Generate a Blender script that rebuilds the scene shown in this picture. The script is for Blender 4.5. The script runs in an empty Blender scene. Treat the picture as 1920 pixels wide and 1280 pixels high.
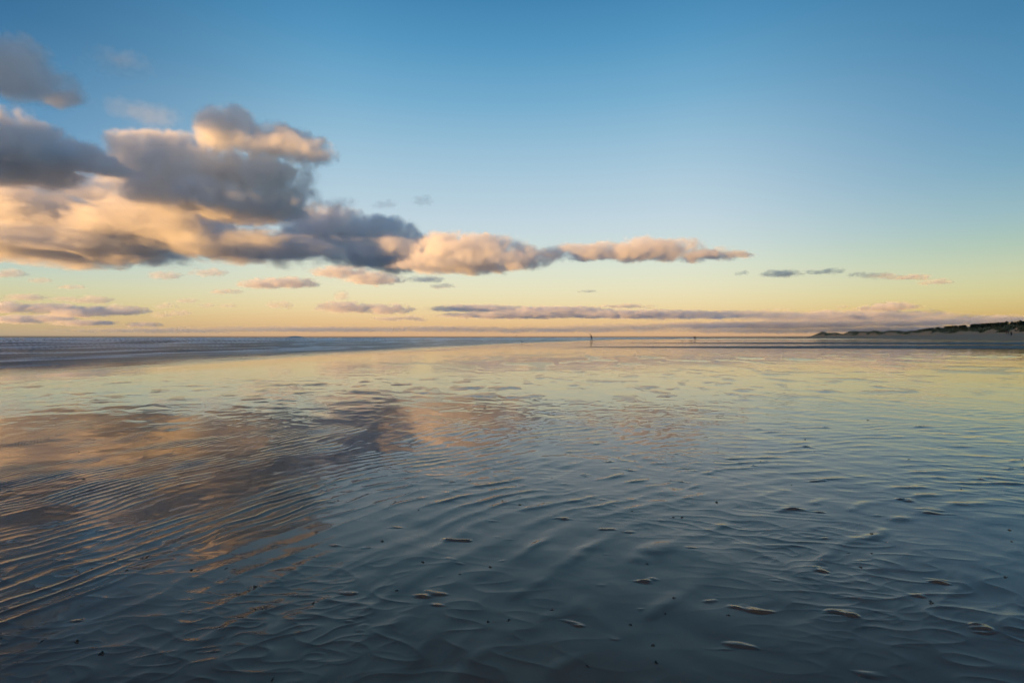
import bpy, math, random
import numpy as np
from mathutils import Vector
R = math.radians
scene = bpy.context.scene
COL = scene.collection

# ------------------------------------------------------------------ camera
F = 960.0                       # focal length in pixels of the 1920 wide photograph (18 mm lens)
HZ = 633.0                      # row of the horizon
CAM_H = 0.8
cam_d = bpy.data.cameras.new('camera'); cam = bpy.data.objects.new('camera', cam_d); COL.objects.link(cam)
cam_d.sensor_width = 36; cam_d.lens = 18.0; cam_d.shift_y = -(640 - HZ) / 1920
cam_d.clip_start = 0.05; cam_d.clip_end = 60000
cam.location = (0, 0, CAM_H); cam.rotation_euler = (R(90), 0, 0)
scene.camera = cam

# ------------------------------------------------------------------ sky and sun
SUN_AZ = R(-124)                # clockwise from the view direction (+Y): behind the left shoulder, over the sea
SUN_EL = R(-0.4)                # already under the sea horizon: only the clouds still catch it
world = bpy.data.worlds.new('World'); scene.world = world; world.use_nodes = True
nt = world.node_tree; nt.nodes.clear()
N = nt.nodes.new; L = nt.links.new
out = N('ShaderNodeOutputWorld'); bg = N('ShaderNodeBackground'); bg.inputs['Strength'].default_value = 0.058
sky = N('ShaderNodeTexSky'); sky.sky_type = 'NISHITA'; sky.sun_disc = False
sky.sun_elevation = SUN_EL; sky.sun_rotation = SUN_AZ % (2 * math.pi)
sky.air_density = 1.0; sky.dust_density = 1.5; sky.ozone_density = 2.0
def s2l(c):
    c = c / 255.0
    return c / 12.92 if c <= 0.04045 else ((c + 0.055) / 1.055) ** 2.4
geo = N('ShaderNodeTexCoord'); sep = N('ShaderNodeSeparateXYZ'); L(geo.outputs['Generated'], sep.inputs[0])
# evening gradient: colour against the sine of the elevation, straight ahead and towards either side
def pyz(py, px):
    tz = (HZ - py) / F; tx = (px - 960) / F
    return tz / math.sqrt(1 + tz * tz + tx * tx)
AHEAD = [(632, 212, 172, 136), (615, 226, 184, 134), (597, 236, 202, 150), (572, 238, 220, 172), (545, 234, 228, 192),
         (510, 224, 230, 208), (470, 210, 224, 220), (420, 196, 216, 226), (300, 160, 197, 219), (200, 120, 176, 209),
         (100, 88, 155, 197), (0, 63, 132, 179), (-300, 34, 88, 144), (-2500, 56, 104, 152)]
EAST = [(632, 170, 140, 116), (600, 204, 170, 105), (575, 212, 188, 122), (545, 212, 206, 148), (500, 196, 207, 174),
        (450, 168, 196, 182), (400, 148, 185, 194), (300, 112, 164, 191), (200, 87, 147, 186), (100, 72, 136, 177), (0, 60, 122, 166), (-600, 30, 76, 128), (-3500, 56, 104, 152)]
WEST = [(632, 176, 160, 138), (600, 206, 182, 134), (570, 214, 200, 148), (530, 206, 212, 178), (500, 190, 208, 196),
        (450, 168, 198, 206), (400, 146, 186, 206), (300, 104, 158, 196), (200, 78, 138, 182), (100, 58, 120, 164), (0, 46, 102, 148), (-600, 28, 70, 120), (-3500, 56, 104, 152)]
def ramp(table, px):
    z = np.array([pyz(r[0], px) for r in table]); c = np.array([[s2l(v) for v in r[1:]] for r in table])
    zq = np.concatenate([np.linspace(z[0], 0.3, 20), np.linspace(0.34, min(0.95, z[-1]), 9)])
    fine = np.linspace(z[0], z[-1], 4000)
    r = N('ShaderNodeValToRGB'); cr = r.color_ramp; cr.interpolation = 'LINEAR'
    stops = [(0.0, (0.06, 0.065, 0.08)), (0.0003, tuple(c[0]))]
    for q in zq[1:]:
        w = 0.5 * 0.02 if q < 0.3 else 0.03
        near = np.clip(np.linspace(q - w, q + w, 9), z[0], z[-1])
        stops.append((float(q), tuple(np.mean([np.interp(near, z, c[:, i]) for i in range(3)], 1))))
    for i, (pos, col) in enumerate(stops):
        e = cr.elements[i] if i < 2 else cr.elements.new(pos)
        e.position = pos; e.color = (*col, 1)
    L(sep.outputs['Z'], r.inputs[0]); return r.outputs[0]
def math_(op, a, b=None, nt=nt):
    m = nt.nodes.new('ShaderNodeMath'); m.operation = op
    for i, v in enumerate((a, b)):
        if v is None: continue
        if isinstance(v, (int, float)): m.inputs[i].default_value = v
        else: nt.links.new(v, m.inputs[i])
    return m.outputs[0]
hx = math_('DIVIDE', sep.outputs['X'], math_('SQRT', math_('ADD', math_('MULTIPLY', sep.outputs['X'], sep.outputs['X']), math_('MULTIPLY', sep.outputs['Y'], sep.outputs['Y']))))
def toside(sign):
    m = N('ShaderNodeMapRange'); m.interpolation_type = 'SMOOTHSTEP'; L(hx, m.inputs[0])
    m.inputs[1].default_value = 0.28 * sign; m.inputs[2].default_value = 0.82 * sign
    return m.outputs[0]
def mixc(f, a, b):
    m = N('ShaderNodeMix'); m.data_type = 'RGBA'; L(f, m.inputs[0]); L(a, m.inputs[6]); L(b, m.inputs[7]); return m.outputs[2]
full = mixc(toside(-1), mixc(toside(1), ramp(AHEAD, 960), ramp(EAST, 1920)), ramp(WEST, 0))
gain = N('ShaderNodeMix'); gain.data_type = 'RGBA'; gain.blend_type = 'MULTIPLY'; gain.inputs[0].default_value = 1
gain.inputs[7].default_value = (10, 10, 10, 1); L(full, gain.inputs[6])
# afterglow low over the sea where the sun has gone down, behind the left shoulder
dotn = N('ShaderNodeVectorMath'); dotn.operation = 'DOT_PRODUCT'; L(geo.outputs['Generated'], dotn.inputs[0]); dotn.inputs[1].default_value = (math.sin(SUN_AZ), math.cos(SUN_AZ), 0.03)
gl = N('ShaderNodeMapRange'); gl.interpolation_type = 'SMOOTHSTEP'; L(dotn.outputs['Value'], gl.inputs[0])
gl.inputs[1].default_value = 0.55; gl.inputs[2].default_value = 1.0; gl.inputs[3].default_value = 0.0; gl.inputs[4].default_value = 1.0
glz = math_('MULTIPLY', gl.outputs[0], math_('GREATER_THAN', sep.outputs['Z'], 0.0))
glow = N('ShaderNodeMix'); glow.data_type = 'RGBA'; glow.blend_type = 'ADD'; glow.inputs[7].default_value = (4.5, 2.7, 1.6, 1)
L(glz, glow.inputs[0]); L(gain.outputs[2], glow.inputs[6])
mixs = N('ShaderNodeMix'); mixs.data_type = 'RGBA'; mixs.inputs[0].default_value = 0.93
L(sky.outputs[0], mixs.inputs[6]); L(glow.outputs[2], mixs.inputs[7])
L(mixs.outputs[2], bg.inputs['Color']); L(bg.outputs[0], out.inputs[0])

sun_d = bpy.data.lights.new('sun', 'SUN'); sun_d.energy = 5.0; sun_d.angle = R(0.5); sun_d.color = (1.0, 0.53, 0.16)
sun = bpy.data.objects.new('sun', sun_d); COL.objects.link(sun)
sd_ = Vector((math.sin(SUN_AZ) * math.cos(SUN_EL), math.cos(SUN_AZ) * math.cos(SUN_EL), math.sin(SUN_EL)))
sun.rotation_euler = sd_.to_track_quat('Z', 'Y').to_euler()
scene.view_settings.view_transform = 'Standard'; scene.view_settings.look = 'None'
scene.view_settings.exposure = 0.85; scene.view_settings.gamma = 1.0
cy = scene.cycles
cy.use_denoising = True; cy.max_bounces = 10; cy.volume_bounces = 8; cy.diffuse_bounces = 1; cy.glossy_bounces = 2
cy.transparent_max_bounces = 256; cy.volume_step_rate = 7.0; cy.volume_max_steps = 512
cy.use_adaptive_sampling = True; cy.adaptive_threshold = 0.04; cy.adaptive_min_samples = 12

# ------------------------------------------------------------------ helpers
def tag(o, label=None, cat=None, group=None, kind=None):
    if label: o['label'] = label
    if cat: o['category'] = cat
    if group: o['group'] = group
    if kind: o['kind'] = kind
    return o
def link(name, me, mat=None, parent=None, loc=None):
    o = bpy.data.objects.new(name, me); COL.objects.link(o)
    if mat is not None and me is not None:
        me.materials.append(mat)
    if parent is not None: o.parent = parent
    if loc is not None: o.location = loc
    return o
def grid_mesh(name, X, Y, Z, attrs=None, keep=None):
    """A smooth shaded quad sheet from arrays of rows and columns."""
    r, c = X.shape
    co = np.empty((r * c, 3), np.float32); co[:, 0] = X.ravel(); co[:, 1] = Y.ravel(); co[:, 2] = Z.ravel()
    a = (np.arange(r - 1)[:, None] * c + np.arange(c - 1)[None, :])
    q = np.stack([a, a + 1, a + c + 1, a + c], -1).reshape(-1, 4)
    if keep is not None:
        q = q[keep.reshape(-1)]
        used = np.zeros(r * c, bool); used[q.ravel()] = True
        remap = np.cumsum(used) - 1; co = co[used]; q = remap[q]
    else: used = None
    me = bpy.data.meshes.new(name); n = len(q)
    me.vertices.add(len(co)); me.vertices.foreach_set('co', co.ravel())
    me.loops.add(n * 4); me.loops.foreach_set('vertex_index', q.ravel().astype(np.int32))
    me.polygons.add(n); me.polygons.foreach_set('loop_start', np.arange(n, dtype=np.int32) * 4)
    me.polygons.foreach_set('use_smooth', np.ones(n, bool))
    me.update(calc_edges=True)
    for k, v in (attrs or {}).items():
        at = me.attributes.new(k, 'FLOAT', 'POINT'); v = v.ravel().astype(np.float32)
        at.data.foreach_set('value', v if used is None else v[used])
    return me
def poly_mesh(name, verts, faces, smooth=False):
    me = bpy.data.meshes.new(name); me.from_pydata([tuple(v) for v in verts], [], faces)
    if smooth: me.polygons.foreach_set('use_smooth', [True] * len(me.polygons))
    me.update(); return me
_rng = np.random.default_rng(5)
_perm = _rng.permutation(4096).astype(np.int32)
_ang = (_rng.random(4096) * 2 * np.pi); _gx = np.cos(_ang).astype(np.float32); _gy = np.sin(_ang).astype(np.float32)
def noise2(x, y, seed=0):
    """Gradient noise in about -0.7 .. 0.7."""
    x = x + seed * 37.17; y = y + seed * 19.73
    xi = np.floor(x).astype(np.int32); yi = np.floor(y).astype(np.int32)
    fx = (x - xi).astype(np.float32); fy = (y - yi).astype(np.float32)
    u = fx * fx * fx * (fx * (fx * 6 - 15) + 10); v = fy * fy * fy * (fy * (fy * 6 - 15) + 10)
    def g(ix, iy, dx, dy):
        h = _perm[(_perm[ix & 4095] + iy) & 4095]
        return _gx[h] * dx + _gy[h] * dy
    a = g(xi, yi, fx, fy); b = g(xi + 1, yi, fx - 1, fy)
    c = g(xi, yi + 1, fx, fy - 1); d = g(xi + 1, yi + 1, fx - 1, fy - 1)
    ab = a + u * (b - a); cd = c + u * (d - c)
    return ab + v * (cd - ab)
def fbm(x, y, octv=3, seed=0, gain=0.5):
    s = 0; a = 1.0
    for i in range(octv):
        s = s + a * noise2(x * 2 ** i, y * 2 ** i, seed + i * 3.1); a *= gain
    return s
def sstep(a, b, x):
    t = np.clip((x - a) / (b - a), 0, 1); return t * t * (3 - 2 * t)
def principled(name, base, rough, ior=1.45, spec=0.5):
    m = bpy.data.materials.new(name); m.use_nodes = True; t = m.node_tree; b = t.nodes['Principled BSDF']
    b.inputs['Base Color'].default_value = (*base, 1); b.inputs['Roughness'].default_value = rough
    b.inputs['IOR'].default_value = ior; b.inputs['Specular IOR Level'].default_value = spec
    return m, t, b
def node(t, typ, **kw):
    n = t.nodes.new(typ)
    for k, v in kw.items():
        if k in n.inputs: n.inputs[k].default_value = v
        else: setattr(n, k, v)
    return n
def mixcol(t, fac, a, b):
    m = t.nodes.new('ShaderNodeMix'); m.data_type = 'RGBA'
    for i, v in ((0, fac), (6, a), (7, b)):
        if hasattr(v, 'is_output'): t.links.new(v, m.inputs[i])
        elif i == 0: m.inputs[0].default_value = v
        else: m.inputs[i].default_value = (*v, 1)
    return m.outputs[2]
def maprange(t, v, a, b, c, d):
    m = t.nodes.new('ShaderNodeMapRange'); t.links.new(v, m.inputs[0])
    for i, q in enumerate((a, b, c, d)): m.inputs[i + 1].default_value = q
    return m.outputs[0]

# ------------------------------------------------------------------ sand flats
SHORE_Y = np.array([-300, 0, 10.5, 14, 24, 40, 64, 85, 110, 150, 300, 1300, 30000], float)
SHORE_X = np.array([-60, -12.6, -10.5, -9.8, -8.0, -4.6, 0.0, 6.0, 14.0, 24.5, 84.0, 545.0, 14000], float)
def shore(x, y):
    """Distance out to sea (positive over the water), roughly square to the shoreline."""
    xs = np.interp(y, SHORE_Y, SHORE_X)
    xs = xs + 0.45 * noise2(y * 0.16, 0 * y, 170) + np.clip(y, 0, 60) * 0.02 * noise2(y * 0.05, 0 * y, 171)
    return (xs - x) * 0.97
# ripple direction: crests run away from the viewer on one side and across on the other
_fx = np.linspace(-40, 40, 4001); _slope = np.convolve(np.interp(_fx, [-2.6, -1.6, -0.9, 0.2, 2.2], [2.7, 1.7, 0.95, 0.72, 0.10]), np.ones(41) / 41, 'same');
_hy = np.linspace(-5, 300, 30501); _H = np.cumsum(np.interp(_hy, [1.0, 1.6, 2.4, 3.2], [0.48, 0.58, 0.85, 1.0])) * 0.01; _F = np.cumsum(_slope) * (_fx[1] - _fx[0]); _F -= np.interp(0, _fx, _F)
def sand(x, y, res):
    """Height of the wet sand and how far each point stands out of the water film; res is the local spacing of the sheet."""
    lod = lambda lam: np.clip((lam / res - 2.0) / 3.0, 0, 1)
    wx = x + 0.14 * noise2(x * 1.1, y * 1.1, 1) + 0.035 * noise2(x * 4, y * 4, 2) + 0.02 * noise2(x * 9, y * 6, 5)
    wy = y + 0.30 * noise2(x * 0.9, y * 0.9, 3) + 0.07 * noise2(x * 4, y * 3, 4)
    ph = (2 * np.pi / 0.145) * (np.interp(wx, _fx, _F) - np.interp(wy, _hy, _H))
    s = 0.5 + 0.5 * np.cos(ph)
    left = 1 - sstep(-1.6, 0.8, x + 0.25 * (y - 2.5) * 0.3 + 0.5 * noise2(x * 0.7, y * 0.5, 6))
    mod = fbm(x * 1.7, y * 1.3, 3, 7)
    amp_l = 0.0046 * np.clip(0.62 + 1.5 * mod + 1.3 * noise2(x * 3.1, y * 1.9, 47), 0.05, 1.6) * (0.5 + 0.5 * sstep(1.6, 2.6, y))
    amp_r = 0.0050 * np.clip(0.15 + 1.9 * fbm(x * 2.6, y * 3.4, 3, 11), 0, 1.6)
    amp = (amp_l * left + amp_r * (1 - left)) * lod(0.07)
    crest = s ** 3
    film = 0.0022 + 0.0022 * fbm(x * 0.8, y * 0.7, 2, 15)
    e = amp * crest - film
    # broken islands: short ridges lying across the view with fine striations
    rid0 = 1 - 2.2 * np.abs(noise2(x * 2.2 + 0.8 * noise2(x * 1.5, y * 1.5, 25), y * 3.6 + x * 0.6, 26))
    isl = fbm(x * 4.6 + 0.4 * noise2(x * 4, y * 4, 40), y * 9.0 + 0.8 * x, 3, 21, 0.5)
    near_isl = np.clip(isl - 0.50 - 0.12 * left + 0.16 * (np.clip(rid0, 0, 1) - 0.45), 0, 0.5) ** 1.2 * 0.024 * lod(0.12)
    stri = 0.0030 * (0.5 + 0.5 * np.cos(2 * np.pi * (y * 30 + 4 * x + 2.5 * noise2(x * 6, y * 6, 23)))) * lod(0.035) * np.clip(near_isl / 0.004, 0, 1)
    # wider bars that show as dark dashes further off
    far = sstep(4.5, 11, y) * (1 - 0.6 * (1 - sstep(-6, -1, x)))
    bars = fbm(x * 2.0 + 0.3 * noise2(x * 2, y * 2, 41), y * 1.7, 3, 31, 0.55)
    patch = np.clip(0.55 + 1.2 * noise2(x * 0.12, y * 0.22, 33), 0.1, 1.3)
    far_isl = np.clip(bars - 0.16, 0, 0.6) * 0.085 * far * patch * lod(0.3)
    bars2 = fbm(x * 0.8 + 0.4 * noise2(x * 1.1, y * 0.8, 42), y * 0.5, 3, 35, 0.6)
    far_isl = far_isl + np.clip(bars2 - 0.12, 0, 0.6) * 0.10 * sstep(9, 18, y) * (1 - sstep(30, 40, y)) * sstep(-6, 2, x) * np.clip(0.6 + 1.3 * noise2(x * 0.07, y * 0.2, 36), 0.15, 1.3) * lod(1.3)
    ee = np.maximum(e, -0.001) + near_isl + stri + far_isl
    sm = 0.0015
    h = sm * np.log1p(np.exp(np.clip(ee / sm, -30, 30)))
    # the film itself sags and swells a little over what it covers
    swell = np.clip(0.5 + 1.4 * fbm(x * 1.1, y * 1.3, 2, 45), 0, 1.4)
    h = h + (0.16 * amp + 0.0014 * (1 - left * sstep(1.9, 2.8, y)) * swell * lod(0.14)) * (s ** 1.6 - 0.4) + 0.0035 * fbm(x * 2.3 + 1.2 * y, y * 2.1, 3, 51) * lod(0.4) + 0.0009 * noise2(x * 9 - 5 * y, y * 8, 57) * lod(0.11)
    # soft wind and drainage wrinkles with sharper crests, running with the ripples
    q1 = ph / (2 * np.pi); nx_ = x * 6.0 + y * 2.0
    rid = 1 - 2.2 * np.abs(noise2(nx_ * 0.45 + 1.5 * noise2(x * 2, y * 2, 63), q1 * 0.9 + 0.3 * noise2(x * 5, y * 5, 64), 62))
    rid2 = 1 - 2.2 * np.abs(noise2(x * 5.0 - y * 3.0, y * 11.0 + x * 3.0, 65))
    wr = np.clip(0.55 + 1.3 * noise2(x * 0.9, y * 1.1, 66), 0.1, 1.3)
    rid3 = 1 - 2.2 * np.abs(noise2(x * 9.0 + y * 4.0 + 0.6 * noise2(x * 6, y * 6, 68), y * 17.0 - x * 4.0, 67))
    wr3 = np.clip(0.2 + 1.8 * noise2(x * 1.7, y * 1.5, 69), 0, 1.3)
    h = h + (0.0019 * np.clip(rid, 0, 1) ** 1.7 * lod(0.16) + 0.0015 * np.clip(rid2, 0, 1) ** 3 * lod(0.10) + 0.0011 * np.clip(rid3, 0, 1) ** 3.5 * wr3 * lod(0.06)) * wr * (1 - 0.6 * left * sstep(1.9, 2.8, y))
    h = h + 0.006 * noise2(x * 0.35, y * 0.3, 61)
    wet = np.clip(ee / 0.0035, 0, 1)
    sea = shore(x, y)
    h = h * (1 - sstep(-1.0, 1.0, sea) * 0.9) - 0.02 * sstep(-2.5, 0.5, sea) - 0.25 * sstep(0, 8, sea)
    return h, wet
ys = [-1.6, -1.0, -0.5, 0.0, 0.25, 0.45, 0.6]; y = 0.7
APEX = -1.0
while y < 150:
    ys.append(y); y += max(0.0023, 0.00125 * y * y) if y < 40 else 0.045 * y
ys += [165, 185, 210, 240]
ys = np.array(ys); tt = np.linspace(-1.42, 1.42, 2000)
Yg = np.repeat(ys[:, None], len(tt), 1); Xg = np.maximum(Yg - APEX, 0.35) * 1.0 * tt[None, :]
RES = np.maximum(np.maximum(ys - APEX, 0.35) * (tt[1] - tt[0]), np.gradient(ys) * 0.55)[:, None]
Zg, WET = sand(Xg, Yg, RES)
fade = (1 - sstep(120, 230, Yg)); Zg = Zg * fade
# rim of the sheet melts into the plain ground
me = grid_mesh('wet_sand', Xg, Yg, Zg, {'exposed': WET})
m_sand, t, b = principled('wet_sand', (0.05, 0.04, 0.034), 0.09, 1.62)
b.inputs['Specular Tint'].default_value = (1.0, 0.62, 0.43, 1)
at = node(t, 'ShaderNodeAttribute', attribute_name='exposed')
tc = node(t, 'ShaderNodeTexCoord')
grain = node(t, 'ShaderNodeTexNoise', Scale=420.0, Detail=3.0); t.links.new(tc.outputs['Object'], grain.inputs['Vector'])
patchn = node(t, 'ShaderNodeTexNoise', Scale=1.3, Detail=5.0); t.links.new(tc.outputs['Object'], patchn.inputs['Vector'])
wetc = mixcol(t, maprange(t, patchn.outputs[0], 0.35, 0.65, 0, 1), (0.12, 0.054, 0.024), (0.16, 0.074, 0.033))
dryc = mixcol(t, grain.outputs[0], (0.12, 0.058, 0.028), (0.165, 0.083, 0.040))
t.links.new(mixcol(t, at.outputs['Fac'], wetc, dryc), b.inputs['Base Color'])
t.links.new(maprange(t, at.outputs['Fac'], 0.05, 1.0, 0.06, 0.16), b.inputs['Roughness'])
bp = node(t, 'ShaderNodeBump', Strength=0.25, Distance=0.0006); t.links.new(grain.outputs[0], bp.inputs['Height'])
bm_ = t.nodes.new('ShaderNodeMath'); bm_.operation = 'MULTIPLY'; bm_.inputs[1].default_value = 0.35; t.links.new(at.outputs['Fac'], bm_.inputs[0]); t.links.new(bm_.outputs[0], bp.inputs['Strength'])
t.links.new(bp.outputs[0], b.inputs['Normal'])
tag(link('wet_sand', me, m_sand), 'ripple marked wet sand flat under a film of water', kind='structure')

# plain ground beyond the rippled flat, out to the horizon
rr = np.concatenate([[0.0], np.geomspace(0.5, 26000, 60)]); aa = np.linspace(0, 2 * np.pi, 97)
Rg, Ag = np.meshgrid(rr, aa, indexing='ij')
Xb = Rg * np.sin(Ag); Yb = Rg * np.cos(Ag)
me = grid_mesh('ground', Xb, Yb, np.full_like(Xb, -0.03) - 0.35 * sstep(-1, 25, shore(Xb, Yb)))
m_flat, t, b = principled('ground_sand', (0.05, 0.042, 0.036), 0.12, 1.33)
tag(link('ground', me, m_flat), 'flat wet sand reaching to the horizon', kind='structure')

# ------------------------------------------------------------------ sea
zs = [8.0]
while zs[-1] < 25500: zs.append(zs[-1] + min(0.0014 * zs[-1] ** 2, 0.011 * zs[-1]))
zs = np.array(zs); tx = np.concatenate([np.linspace(-2.6, -1.15, 160, endpoint=False), np.linspace(-1.15, 0.45, 1150)])
Ys = np.repeat(zs[:, None], len(tx), 1); Xs = (Ys + 1.0) * tx[None, :]
sd_sea = shore(Xs, Ys)
res = (zs + 1.0)[:, None] * (tx[-1] - tx[-2])
def sea_height(x, y, off, res):
    lod = lambda lam: np.clip((lam / res - 3.0) / 4.0, 0, 1)
    al = y * 0.98 + x * 0.18                                    # along the shore
    warp = 2.2 * noise2(al * 0.03, off * 0.06, 71) + 0.5 * noise2(al * 0.12, off * 0.25, 72)
    grow = sstep(0, 14, off); big = sstep(12, 70, off); huge = sstep(60, 220, off)
    h = 0; brk = 0
    for lam, a, sd, w in ((0.42, 0.014, 7, 1 - 0.8 * big), (0.9, 0.034, 1, 1 - 0.5 * big), (1.9, 0.085, 2, 0.25 + 0.75 * grow), (3.7, 0.13, 3, grow * (0.5 + 0.5 * big)), (8.0, 0.17, 4, big), (19.0, 0.36, 5, big * (0.3 + 0.7 * huge))):
        ph = 2 * np.pi * (off + warp * min(1.0, lam / 4)) / lam + 4.5 * noise2(al * 0.45 / lam, off * 0.25 / lam, 80 + sd)
        c = (0.5 + 0.5 * np.cos(ph)) ** 1.8
        m = np.clip(0.55 + 1.5 * noise2(al * 0.22 / lam, off * 0.35 / lam, 90 + sd), 0, 1.6)
        h = h + a * w * m * c * lod(lam)
        if lam in (3.7, 8.0, 19.0): brk = np.maximum(brk, sstep(0.78, 0.98, c) * sstep(0.55, 1.1, m) * w * (lam / res > 3))
    h = h + huge * 0.5 * np.clip(noise2(al * 0.010, off * 0.03, 99) - 0.22, 0, 1) * lod(30.0)
    h = h + 0.010 * noise2(al * 1.1, off * 3.0, 101) * lod(0.4) * grow
    return h, brk
swash = sstep(-0.3, 3.0, sd_sea) * (1 - 0.75 * sstep(60, 110, Ys) * (1 - sstep(6, 40, sd_sea)))
hs_, BRK = sea_height(Xs, Ys, np.maximum(sd_sea, 0), res)
Zs = -0.022 + hs_ * swash
Zs = Zs * (1 - sstep(3000, 9000, Ys)) - 0.02 * sstep(3000, 9000, Ys)
keepq = (sd_sea[:-1, :-1] > -2.0)
foam = sstep(0.0, 0.40, fbm((Ys * 0.98 + Xs * 0.18) * 0.03, sd_sea * 0.40, 4, 110, 0.65) + 0.25 * sstep(15, 80, sd_sea)) * sstep(1.0, 7, sd_sea)
foam = np.clip(0.7 * foam + 1.0 * BRK * sstep(2, 8, sd_sea), 0, 1)
me = grid_mesh('sea', Xs, Ys, Zs, {'foam': foam, 'deep': sstep(0.0, 5.0, sd_sea)}, keepq)
m_sea, t, b = principled('sea_water', (0.035, 0.036, 0.038), 0.3, 1.33)
at = node(t, 'ShaderNodeAttribute', attribute_name='foam')
t.links.new(mixcol(t, at.outputs['Fac'], (0.014, 0.020, 0.028), (0.70, 0.76, 0.80)), b.inputs['Base Color'])
dp_ = node(t, 'ShaderNodeAttribute', attribute_name='deep'); t.links.new(maprange(t, dp_.outputs['Fac'], 0, 1, 0.08, 0.33), b.inputs['Roughness'])
tc = node(t, 'ShaderNodeTexCoord'); mp = node(t, 'ShaderNodeMapping'); mp.inputs['Scale'].default_value = (2.6, 0.9, 1.0); mp.inputs['Rotation'].default_value = (0, 0, R(-10))
t.links.new(tc.outputs['Object'], mp.inputs[0]); nz = node(t, 'ShaderNodeTexNoise', Scale=1.6, Detail=5.0, Roughness=0.6); t.links.new(mp.outputs[0], nz.inputs['Vector'])
bp = node(t, 'ShaderNodeBump', Strength=0.35, Distance=0.05); t.links.new(nz.outputs[0], bp.inputs['Height']); t.links.new(bp.outputs[0], b.inputs['Normal'])
tag(link('sea', me, m_sea), 'grey blue sea with long low waves', kind='structure')

# shallow tidal water ruffled by the wind, lying across the flat on the dune side
def pool(z0, z1, x0, x1, taper, seed):
    v = np.linspace(0, 1, 30)[:, None]; u = np.linspace(0, 1, 260)[None, :]
    x = x0 + (x1 - x0) * u ** 1.3
    mid = (z0 + z1) / 2 + 0 * x; half = (z1 - z0) / 2 * np.clip((x - x0) / taper, 0.02, 1)
    n0 = 1 + 0.16 * fbm(x * 0.06, 0 * x, 3, seed); n1 = 1 + 0.16 * fbm(x * 0.06, 0 * x + 9, 3, seed)
    lo_ = mid - half * n0; hi_ = mid + half * n1
    Y = lo_ + (hi_ - lo_) * v; X = np.repeat(x, 30, 0)
    return grid_mesh('tidal_water', X, Y, np.full_like(X, 0.014))
m_pool, t, b = principled('ruffled_water', (0.025, 0.038, 0.055), 0.52, 1.33)
tc = node(t, 'ShaderNodeTexCoord'); mp = node(t, 'ShaderNodeMapping'); mp.inputs['Scale'].default_value = (0.7, 1.0, 1.0)
t.links.new(tc.outputs['Object'], mp.inputs[0]); nz = node(t, 'ShaderNodeTexNoise', Scale=3.0, Detail=4.0, Roughness=0.6); t.links.new(mp.outputs[0], nz.inputs['Vector'])
bp = node(t, 'ShaderNodeBump', Strength=0.8, Distance=0.12); t.links.new(nz.outputs[0], bp.inputs['Height']); t.links.new(bp.outputs[0], b.inputs['Normal'])
tag(link('tidal_water', pool(36, 50, 4, 130, 30, 121), m_pool), 'wind ruffled blue shallow water nearer across the flat', kind='structure')
tag(link('tidal_water', pool(61, 88, 14, 200, 40, 131), m_pool), 'wind ruffled blue shallow water below the dune beach', kind='structure')
# ------------------------------------------------------------------ beach, dunes, far hill
PXT = np.array([1300, 1360, 1440, 1520, 1580, 1650, 1750, 1850, 1920, 2200, 3000, 6000], float)
ZTOE = np.array([1700, 1450, 1150, 900, 680, 500, 340, 270, 230, 165, 100, 40], float)       # forward distance of the dune foot
YTOE = np.array([632.9, 632.2, 631.6, 631.4, 630.4, 629.2, 627.8, 626.2, 624.2, 619, 606, 560], float)
ZEDGE = np.array([1500, 1290, 880, 590, 400, 300, 215, 172, 152, 120, 78, 30], float)         # water's edge
def px_interp(px, arr): return np.interp(px, PXT, arr)
def hz(py, z): return CAM_H + (HZ - py) / F * z
TOPX = np.array([1515, 1520, 1530, 1543, 1552, 1567, 1580, 1595, 1618, 1630, 1640, 1655, 1665, 1680, 1695, 1710, 1725, 1745, 1760, 1780, 1800, 1812, 1830, 1850, 1875, 1885, 1900, 1912, 1920, 2000, 2200, 2600, 3000, 6000], float)
TOPY = np.array([631.4, 631.0, 626.5, 621.3, 624, 623.4, 626.4, 620.8, 621.4, 622.2, 620, 622.4, 619.6, 620, 622.4, 621, 620, 618.5, 617.5, 616, 616, 618, 616, 615, 614, 616, 611.5, 610.5, 611, 606, 590, 570, 556, 430], float)
BACKX = np.array([1700, 1725, 1760, 1790, 1815, 1850, 1880, 1920, 2100, 2600, 3000, 6000], float)
BACKY = np.array([621, 619.5, 616, 614, 612.5, 610.5, 609, 606.5, 597, 570, 556, 430], float)
pxs = np.concatenate([np.linspace(1300, 1500, 40, endpoint=False), np.linspace(1500, 1930, 430, endpoint=False), np.geomspace(1930, 6000, 160)])
z_toe = px_interp(pxs, ZTOE); z_edge = px_interp(pxs, ZEDGE); h_toe = hz(px_interp(pxs, YTOE), z_toe)
bx = (pxs - 960) / F
# dry beach
vv = np.linspace(0, 1, 14)[:, None]
Zb = z_edge[None, :] * (1 - vv) + (z_toe * 1.03)[None, :] * vv
Hb = -0.06 + (h_toe + 0.06)[None, :] * vv ** 0.8
m_dry, t, b = principled('dry_sand', (0.30, 0.24, 0.18), 0.9)
tc = node(t, 'ShaderNodeTexCoord'); nz = node(t, 'ShaderNodeTexNoise', Scale=0.12, Detail=6.0); t.links.new(tc.outputs['Object'], nz.inputs['Vector'])
t.links.new(mixcol(t, nz.outputs[0], (0.40, 0.215, 0.10), (0.50, 0.28, 0.14)), b.inputs['Base Color'])
tag(link('beach', grid_mesh('beach', bx[None, :] * Zb, Zb, Hb + 0.08 * noise2(bx[None, :] * Zb * 0.05, Zb * 0.05, 5)), m_dry), 'dull dry sand beach sloping up to the foot of the dunes', kind='structure')
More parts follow.
